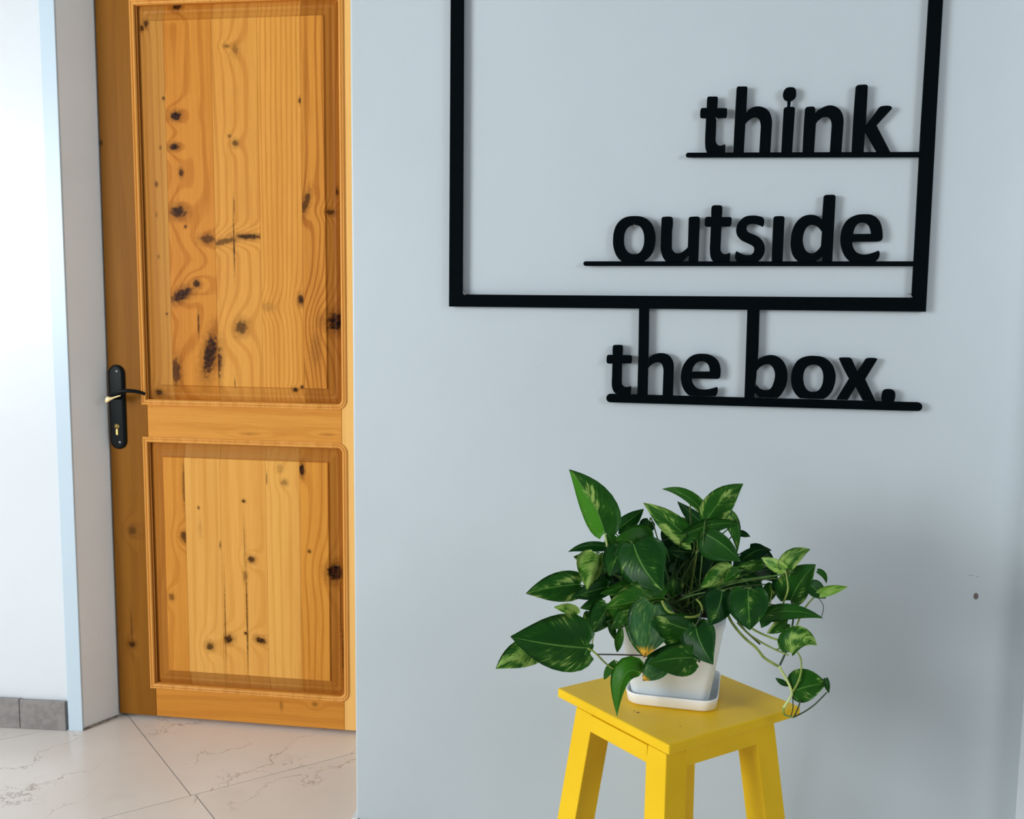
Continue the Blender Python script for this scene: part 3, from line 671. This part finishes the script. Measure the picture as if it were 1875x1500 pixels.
thr = t.math('SUBTRACT', t.math('ADD', t.math('MULTIPLY', n1, .55), t.math('MULTIPLY', n2, .55)), t.math('SUBTRACT', .72, t.math('MULTIPLY', at.outputs['Fac'], .34)))
vm = t.ramp(thr, 0, .075)
soft = t.ramp(thr, -.12, .06, 0, .55)
veins = t.ramp(t.math('SINE', t.math('MULTIPLY', sk_, 75)), .82, 1.0, 0, .22)
th = t.n('ShaderNodeAttribute', attribute_type='OBJECT', attribute_name='half')
fh = t.math('ADD', tn.outputs['Fac'], t.math('MULTIPLY', th.outputs['Fac'], t.ramp(V_, .53, .47)), clamp=True)
gb = t.mix(fh, (.0015, .033, .006), (.055, .25, .006))
gb = t.mix(soft, gb, (.035, .16, .012)); gb = t.mix(veins, gb, (.015, .085, .015))
lg = t.mix(t.ramp(n2, .3, .7), (.13, .33, .03), (.34, .50, .12))
cc = t.mix(vm, gb, lg)
rib = t.ramp(av, .022, .006, 0, .75); cc = t.mix(rib, cc, (.14, .32, .06))
t.color(cc); t.b.inputs['Subsurface Weight'].default_value = 0.0
t.bump(t.math('ADD', t.math('MULTIPLY', veins, -2.0), t.math('MULTIPLY', rib, -1.5)), .25, .0012)
tr = t.n('ShaderNodeBsdfTranslucent'); tc = t.mix(.5, cc, (.10, .30, .02)); t.l(tc, tr.inputs[0])
mx = t.n('ShaderNodeMixShader'); mx.inputs[0].default_value = .22
t.l(t.b.outputs[0], mx.inputs[1]); t.l(tr.outputs[0], mx.inputs[2]); t.l(mx.outputs[0], t.t.nodes['Material Output'].inputs[0])
LEAF = t.m
t = NT('withered_leaf', .4, .4); UV = t.coord('UV'); sp = t.n('ShaderNodeSeparateXYZ'); t.l(UV, sp.inputs[0])
nz = t.noise(UV, 6, 4, .6, (1, 2.2, 1)); u_ = t.math('ADD', sp.outputs[0], t.math('MULTIPLY', t.math('SUBTRACT', nz, .5), .5))
cc = t.mix(t.ramp(t.noise(UV, 4, 5, .6, (1.0, 4.5, 1)), .48, .72, 0, .6), (.012, .085, .015), (.22, .36, .08))
cc = t.mix(t.ramp(u_, .80, .88), cc, (.62, .34, .02)); cc = t.mix(t.ramp(u_, .95, .99), cc, (.035, .014, .006))
t.color(cc); WITHER = t.m
STEM = plain('green_stem', (.20, .27, .045), .45, .4, 0, .25, 60); STEMD = plain('dark_stem', (.018, .04, .012), .5, .4, 0, .3, 60); STEML = plain('pale_stem', (.45, .55, .20), .45, .4, 0, .2, 50)
ROOT = plain('dark_root', (.035, .025, .02), .7)

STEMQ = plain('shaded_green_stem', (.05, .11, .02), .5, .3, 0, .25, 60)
PROF = [(0, .42), (.05, .70), (.12, .88), (.22, .985), (.32, 1.0), (.44, .95), (.56, .84), (.67, .69), (.77, .51), (.86, .33), (.94, .15), (1, .012)]
VS = [-1, -.72, -.42, -.16, 0, .16, .42, .72, 1]
rl = random.Random(3)
def leaf(base, tip, wl, wr, Y0, Y1, var=.3, light=.15, ctrl=None, dl=None, dr=None, mat=None, lobe=.10, half=0, label=None, droop=None, stem=True, slim=False):
    """base, tip: where stalk end and point sit in the photo; wl, wr: half widths (photo px) to the left and right of the
    way from base to tip; Y0, Y1 their distances; dl, dr lean of the two halves away from the viewer"""
    dl = rl.uniform(-.25, .55) if dl is None else dl; dr = rl.uniform(-.25, .55) if dr is None else dr
    bx, by = base; tx, ty = tip
    cx_, cy_ = ctrl or ((bx+tx)/2+rl.uniform(-2, 2), (by+ty)/2+rl.uniform(-2, 2))
    Ln = math.hypot(tx-bx, ty-by); Ym = (Y0+Y1)/2-(rl.uniform(.004, .012) if droop is None else droop)
    vs, uvs = [], []
    wl *= 1.12; wr *= 1.12; ph = rl.uniform(0, 6); wv = rl.uniform(.01, .03)
    for (u, w) in PROF:
        if slim: w = math.sin(math.pi*min(1, .06+u*.94))**.8 if u < 1 else .01
        q = 1-u; x = q*q*bx+2*q*u*cx_+u*u*tx; y = q*q*by+2*q*u*cy_+u*u*ty
        dx = 2*q*(cx_-bx)+2*u*(tx-cx_); dy = 2*q*(cy_-by)+2*u*(ty-cy_); dn = math.hypot(dx, dy) or 1; dx /= dn; dy /= dn
        Yc = q*q*Y0+2*q*u*Ym+u*u*Y1
        for v in VS:
            ww = (wl if v < 0 else wr)*w*abs(v); sg = -1 if v < 0 else 1
            # right-hand side when walking base -> tip on the picture (y down): (-dy, dx)
            back = lobe*Ln*(abs(v)**1.6)*(1-u)**4
            px = x+sg*(-dy)*ww-dx*back; py = y+sg*dx*ww-dy*back
            lean = (dl if v < 0 else dr)
            wave = wv*Ln*math.sin(u*9+ph+(0 if v < 0 else 1.7))*abs(v)**2*w*.0010
            Yv = Yc+lean*ww*.00095*(.55+.45*abs(v))+wave - .0012*(1-abs(v))*0
            vs.append(W(px, py, Yv)); uvs.append((u, .5+v*.5))
    nv = len(VS); nu = len(PROF); fs = []
    for i in range(nu-1):
        for j in range(nv-1): fs.append((i*nv+j, i*nv+j+1, (i+1)*nv+j+1, (i+1)*nv+j))
    # underside a hair behind, joined round the rim, so that the blade has thickness
    N0 = len(vs); nrm = (vs[4+nv*4]-vs[0+nv*4]).cross(vs[4+nv*8]-vs[4+nv*2]).normalized()
    view = (PI_.to_3x3() @ Vector((0, 1, 0)))
    if nrm.dot(view) < 0: nrm = -nrm
    vs += [v+nrm*.0005 for v in vs]; uvs += uvs[:N0]
    fs2 = [tuple(N0+k_ for k_ in f[::-1]) for f in fs]
    rim = [j for j in range(nv)]+[i*nv+nv-1 for i in range(1, nu)]+[(nu-1)*nv+j for j in range(nv-2, -1, -1)]+[i*nv for i in range(nu-2, 0, -1)]
    fs3 = [(rim[k_], rim[(k_+1) % len(rim)], N0+rim[(k_+1) % len(rim)], N0+rim[k_]) for k_ in range(len(rim))]
    me = mesh('leaf', vs, fs+fs2+fs3)
    uvl = me.uv_layers.new(name='UVMap')
    for lp in me.loops: uvl.data[lp.index].uv = uvs[lp.vertex_index]
    o = link('leaf', me, mat or LEAF, plant, True)
    o['half'] = float(half); o['variegation'] = float(var); o['lightness'] = float(light)
    if label: o['label'] = label
    if stem:
        # stalk bending back down to the soil
        b3 = W(bx, by, Y0+.0005); s3 = Vector((rl.uniform(-.05, .05), rl.uniform(-.05, .04), PH-.02))
        d3 = (W(bx, by, Y0)-W(bx+(tx-bx)*.1, by+(ty-by)*.1, Y0)).normalized()*.012
        mid = (b3*.45+s3*.55)+Vector((0, 0, .016))
        tube('stem', crom([b3, b3+d3*.6+Vector((0, 0, -.004)), mid, s3], 5), .0011, .0016, STEMQ, plant, 6)
    return o
C0 = 1.70
Lf = leaf
# --- crown, back to front
Lf((1262, 1015), (1296, 1070), 24, 24, 1.76, 1.74, .05, .0)
Lf((1370, 1010), (1424, 1066), 26, 22, 1.76, 1.72, .05, .0)
Lf((1215, 990), (1235, 1062), 30, 30, 1.75, 1.73, .1, .0)
Lf((1110, 1030), (1098, 1098), 24, 26, 1.74, 1.70, .1, .02)
Lf((1150, 1035), (1120, 1100), 26, 26, 1.72, 1.68, .1, .0)
Lf((1300, 1000), (1335, 1075), 24, 24, 1.75, 1.73, .1, .02)
Lf((1340, 1040), (1400, 1100), 26, 24, 1.73, 1.70, .1, .02)
Lf((1300, 1070), (1262, 1118), 18, 22, 1.74, 1.72, .1, .0)
Lf((1230, 1040), (1222, 1108), 24, 26, 1.73, 1.70, .1, .03)
Lf((1180, 1070), (1150, 1120), 18, 18, 1.70, 1.66, .1, .04)
Lf((1130, 1012), (1112, 974), 15, 16, 1.72, 1.71, .35, .2)
Lf((1132, 968), (1179, 932), 12, 16, 1.76, 1.77, .15, .1)
Lf((1190, 955), (1172, 982), 12, 14, 1.76, 1.75, .2, .05)
Lf((1262, 968), (1241, 946), 9, 10, 1.76, 1.76, .4, .2)
Lf((1292, 962), (1240, 918), 14, 9, 1.74, 1.76, .1, .04)
Lf((1352, 976), (1374, 983), 6, 5, 1.74, 1.74, .1, .05)
Lf((1330, 958), (1318, 944), 6, 6, 1.75, 1.75, .1, .02)
Lf((1355, 1030), (1413, 1008), 9, 14, 1.74, 1.74, .05, .0, ctrl=(1385, 999))
Lf((1392, 1036), (1345, 1048), 8, 7, 1.70, 1.69, .45, .2)
for (q, w_) in (((1244, 1030, 1250, 1088), 24), ((1268, 1040, 1280, 1096), 22), ((1290, 1020, 1316, 1052), 20), ((1206, 1050, 1196, 1108), 22), ((1140, 1060, 1100, 1080), 18),
                ((1160, 1040, 1174, 1092), 22), ((1320, 1060, 1352, 1100), 18), ((1380, 1050, 1418, 1040), 16), ((1230, 965, 1240, 1020), 20), ((1256, 990, 1290, 1030), 20), ((1176, 1000, 1150, 1040), 22), ((1310, 1020, 1290, 1060), 16)):
    Lf(q[:2], q[2:], w_, w_, rl.uniform(1.70, 1.76), rl.uniform(1.68, 1.73), .06, .0, stem=False)
# --- upper left
Lf((1107, 977), (1042, 860), 24, 36, 1.66, 1.67, .30, .16, half=.75, ctrl=(1090, 914), dl=.6, dr=.1, stem=False, lobe=.06)
Lf((1110, 1000), (1040, 1011), 11, 6, 1.70, 1.70, .05, .05, ctrl=(1070, 993))
Lf((1188, 998), (1127, 987), 6, 30, 1.68, 1.66, .1, .35, ctrl=(1160, 990))
Lf((1266, 992), (1178, 921), 22, 18, 1.66, 1.66, .50, .18, ctrl=(1226, 950), dl=.4, dr=-.3)
Lf((1090, 1030), (1050, 1020), 10, 12, 1.70, 1.68, .3, .3)
Lf((1096, 1016), (1075, 1081), 13, 33, 1.68, 1.64, .72, .30, ctrl=(1090, 1045), dl=.8, dr=.2)
Lf((1106, 1052), (1108, 1088), 14, 10, 1.68, 1.67, .1, .05)
Lf((1063, 1070), (963, 1087), 27, 24, 1.66, 1.64, .38, .12, ctrl=(1015, 1072), dl=.2, dr=.5)
Lf((1114, 1074), (1046, 1094), 16, 16, 1.66, 1.63, .12, .05)
Lf((1056, 1127), (1014, 1112), 4, 15, 1.66, 1.65, .75, .3)
Lf((1102, 1104), (1062, 1114), 9, 12, 1.67, 1.66, .3, .12)
# --- middle
Lf((1135, 1004), (1116, 1056), 24, 22, 1.66, 1.62, .08, .10, dl=.3, dr=.5)
Lf((1160, 996), (1214, 1082), 48, 40, 1.65, 1.60, .22, .10, ctrl=(1172, 1045), dl=.35, dr=.25, droop=.02)
Lf((1268, 1012), (1222, 1008), 13, 20, 1.68, 1.67, .05, .02)
Lf((1166, 1066), (1097, 1088), 14, 10, 1.64, 1.62, .15, .22)
Lf((1216, 1095), (1106, 1116), 12, 34, 1.62, 1.59, .36, .34, ctrl=(1165, 1098), dl=.9, dr=.35)
Lf((1240, 1062), (1230, 1096), 14, 13, 1.67, 1.66, .35, .15)
Lf((1122, 1108), (1118, 1152), 9, 8, 1.63, 1.63, .1, .5)
Lf((1160, 1110), (1119, 1155), 13, 17, 1.61, 1.60, .35, .22)
Lf((1084, 1126), (1068, 1142), 10, 12, 1.66, 1.65, .5, .2)
Lf((1114, 1110), (1084, 1160), 20, 24, 1.63, 1.60, .38, .12, dl=.3, dr=.5)
Lf((1137, 1152), (1130, 1195), 7, 8, 1.60, 1.60, .2, .45, slim=True)
Lf((1118, 1140), (1126, 1172), 7, 6, 1.61, 1.61, .2, .25)
# --- front, in front of the pot
Lf((1196, 1106), (1180, 1204), 40, 38, 1.60, 1.56, .5, .2, mat=WITHER, label='leaf withering yellow and brown at its tip', droop=.012)
Lf((1148, 1146), (1178, 1202), 5, 8, 1.59, 1.57, .3, .2, slim=True)
Lf((1284, 1158), (1198, 1128), 44, 24, 1.60, 1.57, .34, .15, ctrl=(1240, 1150), dl=.1, dr=.5)
Lf((1274, 1146), (1306, 1217), 30, 30, 1.59, 1.55, .06, .08, ctrl=(1276, 1176), dl=.15, dr=.35, lobe=.16)
Lf((1262, 1192), (1182, 1203), 5, 16, 1.59, 1.57, .08, .06)
Lf((1272, 1205), (1187, 1216), 31, 22, 1.57, 1.55, .22, .20, ctrl=(1232, 1202), dl=.3, dr=.1)
Lf((1216, 1208), (1177, 1247), 20, 22, 1.575, 1.56, .2, .1, mat=WITHER, stem=False)
Lf((1275, 1196), (1266, 1226), 5, 8, 1.58, 1.58, .5, .4)
Lf((1174, 1233), (1130, 1312), 14, 24, 1.57, 1.56, .05, .60, ctrl=(1132, 1206), dl=.1, dr=.6, stem=False, lobe=0)
Lf((1126, 1212), (1106, 1245), 6, 8, 1.58, 1.58, .25, .35, stem=False, slim=True)
Lf((1082, 1186), (1064, 1216), 7, 7, 1.56, 1.57, .15, .25, stem=False, slim=True, ctrl=(1066, 1200))
Lf((1074, 1188), (1087, 1180), 6, 6, 1.56, 1.565, .1, .2, stem=False)
# --- big lower left pair
Lf((992, 1186), (908, 1225), 24, 24, 1.58, 1.56, .62, .12, ctrl=(945, 1196), dl=.2, dr=.4, stem=False)
Lf((1077, 1187), (935, 1166), 42, 54, 1.56, 1.53, .26, .12, ctrl=(1010, 1184), dl=.25, dr=.25, stem=False, lobe=.08)
# --- upper right
Lf((1291, 941), (1212, 896), 8, 12, 1.68, 1.70, .25, .3, ctrl=(1258, 896))
Lf((1296, 950), (1361, 886), 23, 26, 1.64, 1.66, .40, .22, ctrl=(1318, 910), dl=.2, dr=.3)
Lf((1333, 934), (1350, 1012), 4, 22, 1.66, 1.64, .42, .15, ctrl=(1362, 950), dl=.6, dr=.1)
Lf((1257, 978), (1352, 960), 11, 16, 1.65, 1.64, .10, .16, ctrl=(1306, 952), dl=-.6, dr=.5)
Lf((1292, 978), (1356, 1028), 15, 34, 1.645, 1.63, .06, .16, ctrl=(1328, 996), dl=.3, dr=.3)
Lf((1340, 1046), (1282, 1076), 14, 22, 1.64, 1.62, .55, .3, dl=.3, dr=.3)
Lf((1352, 1046), (1326, 1068), 8, 12, 1.63, 1.62, .3, .3)
Lf((1395, 1034), (1345, 1040), 9, 9, 1.65, 1.64, .4, .2)
# --- right, in front
Lf((1322, 1084), (1299, 1146), 24, 30, 1.60, 1.57, .14, .03, ctrl=(1320, 1115))
Lf((1370, 1080), (1373, 1154), 34, 36, 1.59, 1.56, .22, .10, dl=.2, dr=.2, droop=.014)
Lf((1437, 1042), (1394, 1021), 13, 9, 1.62, 1.64, .75, .4)
Lf((1437, 1043), (1484, 1006), 18, 12, 1.62, 1.65, .62, .45, ctrl=(1452, 1016))
Lf((1448, 1100), (1494, 1034), 34, 22, 1.63, 1.64, .35, .18, ctrl=(1462, 1062), dl=.2, dr=.4)
Lf((1424, 1062), (1444, 1098), 14, 14, 1.66, 1.65, .05, .05)
Lf((1497, 1046), (1513, 1069), 6, 4, 1.64, 1.64, .1, .15, stem=False, ctrl=(1512, 1052))
Lf((1484, 1070), (1512, 1096), 14, 13, 1.64, 1.63, .15, .1, stem=False)
Lf((1500, 1088), (1553, 1075), 9, 8, 1.63, 1.62, .95, .5, stem=False)
Lf((1398, 1128), (1507, 1132), 13, 15, 1.60, 1.59, .22, .18, ctrl=(1446, 1108), stem=False)
Lf((1408, 1118), (1394, 1150), 12, 12, 1.62, 1.61, .2, .12, stem=False)
Lf((1442, 1142), (1404, 1160), 9, 12, 1.62, 1.62, .35, .35, stem=False)
Lf((1449, 1196), (1496, 1182), 33, 8, 1.60, 1.59, .60, .15, ctrl=(1462, 1166), stem=False)
Lf((1414, 1072), (1396, 1110), 12, 12, 1.66, 1.65, .35, .15)
Lf((1452, 1266), (1514, 1252), 32, 24, 1.60, 1.60, .36, .25, ctrl=(1482, 1254), stem=False, dl=.3, dr=.2)
Lf((1512, 1243), (1518, 1270), 5, 5, 1.60, 1.60, .1, .1, stem=False)
Lf((1443, 1255), (1420, 1242), 5, 4, 1.61, 1.61, .1, .08, stem=False, slim=True)
# --- vines
def vine(pts, r=.0016, r1=None, mat=STEM):
    P3 = [W(*p) for p in pts]; tube('stem', crom(P3, 6), r, r1 or r, mat, plant, 7)
vine([(1330, 1118, 1.66), (1340, 1140, 1.62), (1362, 1167, 1.61), (1385, 1187, 1.60), (1400, 1205, 1.60), (1426, 1221, 1.60)], .0024, .0022, STEM)
vine([(1426, 1220, 1.60), (1440, 1244, 1.60), (1450, 1268, 1.60), (1444, 1282, 1.60), (1435, 1296, 1.60)], .0023, .0020, STEML)
vine([(1435, 1296, 1.60), (1436, 1308, 1.605), (1448, 1313, 1.61), (1456, 1313, 1.61)], .0018, .0013, STEM)
vine([(1452, 1314, 1.61), (1472, 1304, 1.61), (1492, 1290, 1.60), (1514, 1268, 1.60)], .0013, .0011, STEMD)
vine([(1453, 1314, 1.61), (1460, 1300, 1.605), (1466, 1282, 1.60)], .0012, .0012, STEMD)
vine([(1448, 1312, 1.61), (1452, 1296, 1.605), (1451, 1272, 1.60)], .0009, .0009, STEMD)
vine([(1428, 1218, 1.60), (1441, 1188, 1.605), (1449, 1155, 1.61), (1453, 1125, 1.62), (1449, 1100, 1.63)], .0018, .0014, STEMD)
vine([(1451, 1268, 1.599), (1461, 1250, 1.595), (1467, 1228, 1.60), (1466, 1206, 1.60), (1459, 1193, 1.60)], .0017, .0012, STEM)
vine([(1360, 1140, 1.62), (1378, 1152, 1.61), (1400, 1163, 1.61), (1425, 1172, 1.61), (1446, 1172, 1.61), (1456, 1154, 1.61), (1466, 1128, 1.62), (1478, 1108, 1.63), (1491, 1093, 1.64)], .0019, .0013, STEM)
vine([(1350, 1140, 1.63), (1372, 1162, 1.62), (1394, 1176, 1.615), (1418, 1189, 1.61), (1444, 1200, 1.60)], .0018, .0013, STEM)
vine([(1420, 1190, 1.61), (1430, 1186, 1.61), (1437, 1174, 1.61)], .0012, .001, STEM)
vine([(1438, 1044, 1.62), (1443, 1076, 1.61), (1436, 1100, 1.61), (1424, 1130, 1.61), (1406, 1160, 1.61)], .0015, .0016, STEM)
vine([(1345, 1128, 1.64), (1365, 1155, 1.63), (1392, 1180, 1.625)], .0018, .0015, STEMD)
vine([(1498, 1094, 1.63), (1507, 1108, 1.62), (1507, 1120, 1.61), (1503, 1132, 1.60)], .0006, .0006, ROOT)
vine([(1414, 1080, 1.65), (1410, 1105, 1.64), (1404, 1130, 1.63)], .0013, .0013, STEM)
vine([(1107, 977, 1.662), (1112, 1000, 1.67), (1118, 1030, 1.70), (1150, 1085, 1.73), (1200, 1125, 1.73)], .0019, .0019, STEML)
vine([(1076, 1187, 1.56), (1090, 1196, 1.56), (1106, 1212, 1.57), (1121, 1224, 1.575), (1130, 1222, 1.58), (1132, 1214, 1.58), (1126, 1210, 1.58)], .0017, .0010, STEM)
vine([(1090, 1196, 1.56), (1084, 1188, 1.58), (1086, 1168, 1.61), (1092, 1150, 1.64), (1150, 1120, 1.68)], .0013, .0014, STEML)
vine([(1170, 1231, 1.569), (1180, 1229, 1.575), (1186, 1214, 1.585), (1190, 1190, 1.60)], .0014, .0012, STEM)
vine([(1217, 1094, 1.62), (1226, 1108, 1.615), (1240, 1122, 1.61), (1250, 1134, 1.605)], .0010, .0008, ROOT)
vine([(1264, 915, 1.69), (1264, 940, 1.69), (1266, 968, 1.69), (1272, 1010, 1.70)], .0013, .0014, STEM)
vine([(1280, 978, 1.66), (1276, 1010, 1.67), (1268, 1060, 1.68), (1258, 1112, 1.69)], .0017, .0018, STEM)
vine([(1180, 1005, 1.66), (1230, 985, 1.68)], .0010, .001, STEMD)
# coiled root lying along the pot rim
vine([(1212, 1100, 1.60), (1222, 1118, 1.595), (1245, 1128, 1.594), (1270, 1130, 1.594), (1285, 1122, 1.60), (1284, 1108, 1.61), (1276, 1098, 1.63)], .0024, .0020, STEM)
vine([(1284, 1118, 1.594), (1281, 1134, 1.588), (1272, 1148, 1.588)], .0020, .0015, STEMD)
# thin dark stick poking out to the left
vine([(1094, 1198.5, 1.575), (1130, 1199, 1.58), (1180, 1200.5, 1.585)], .0012, .0012, ROOT)
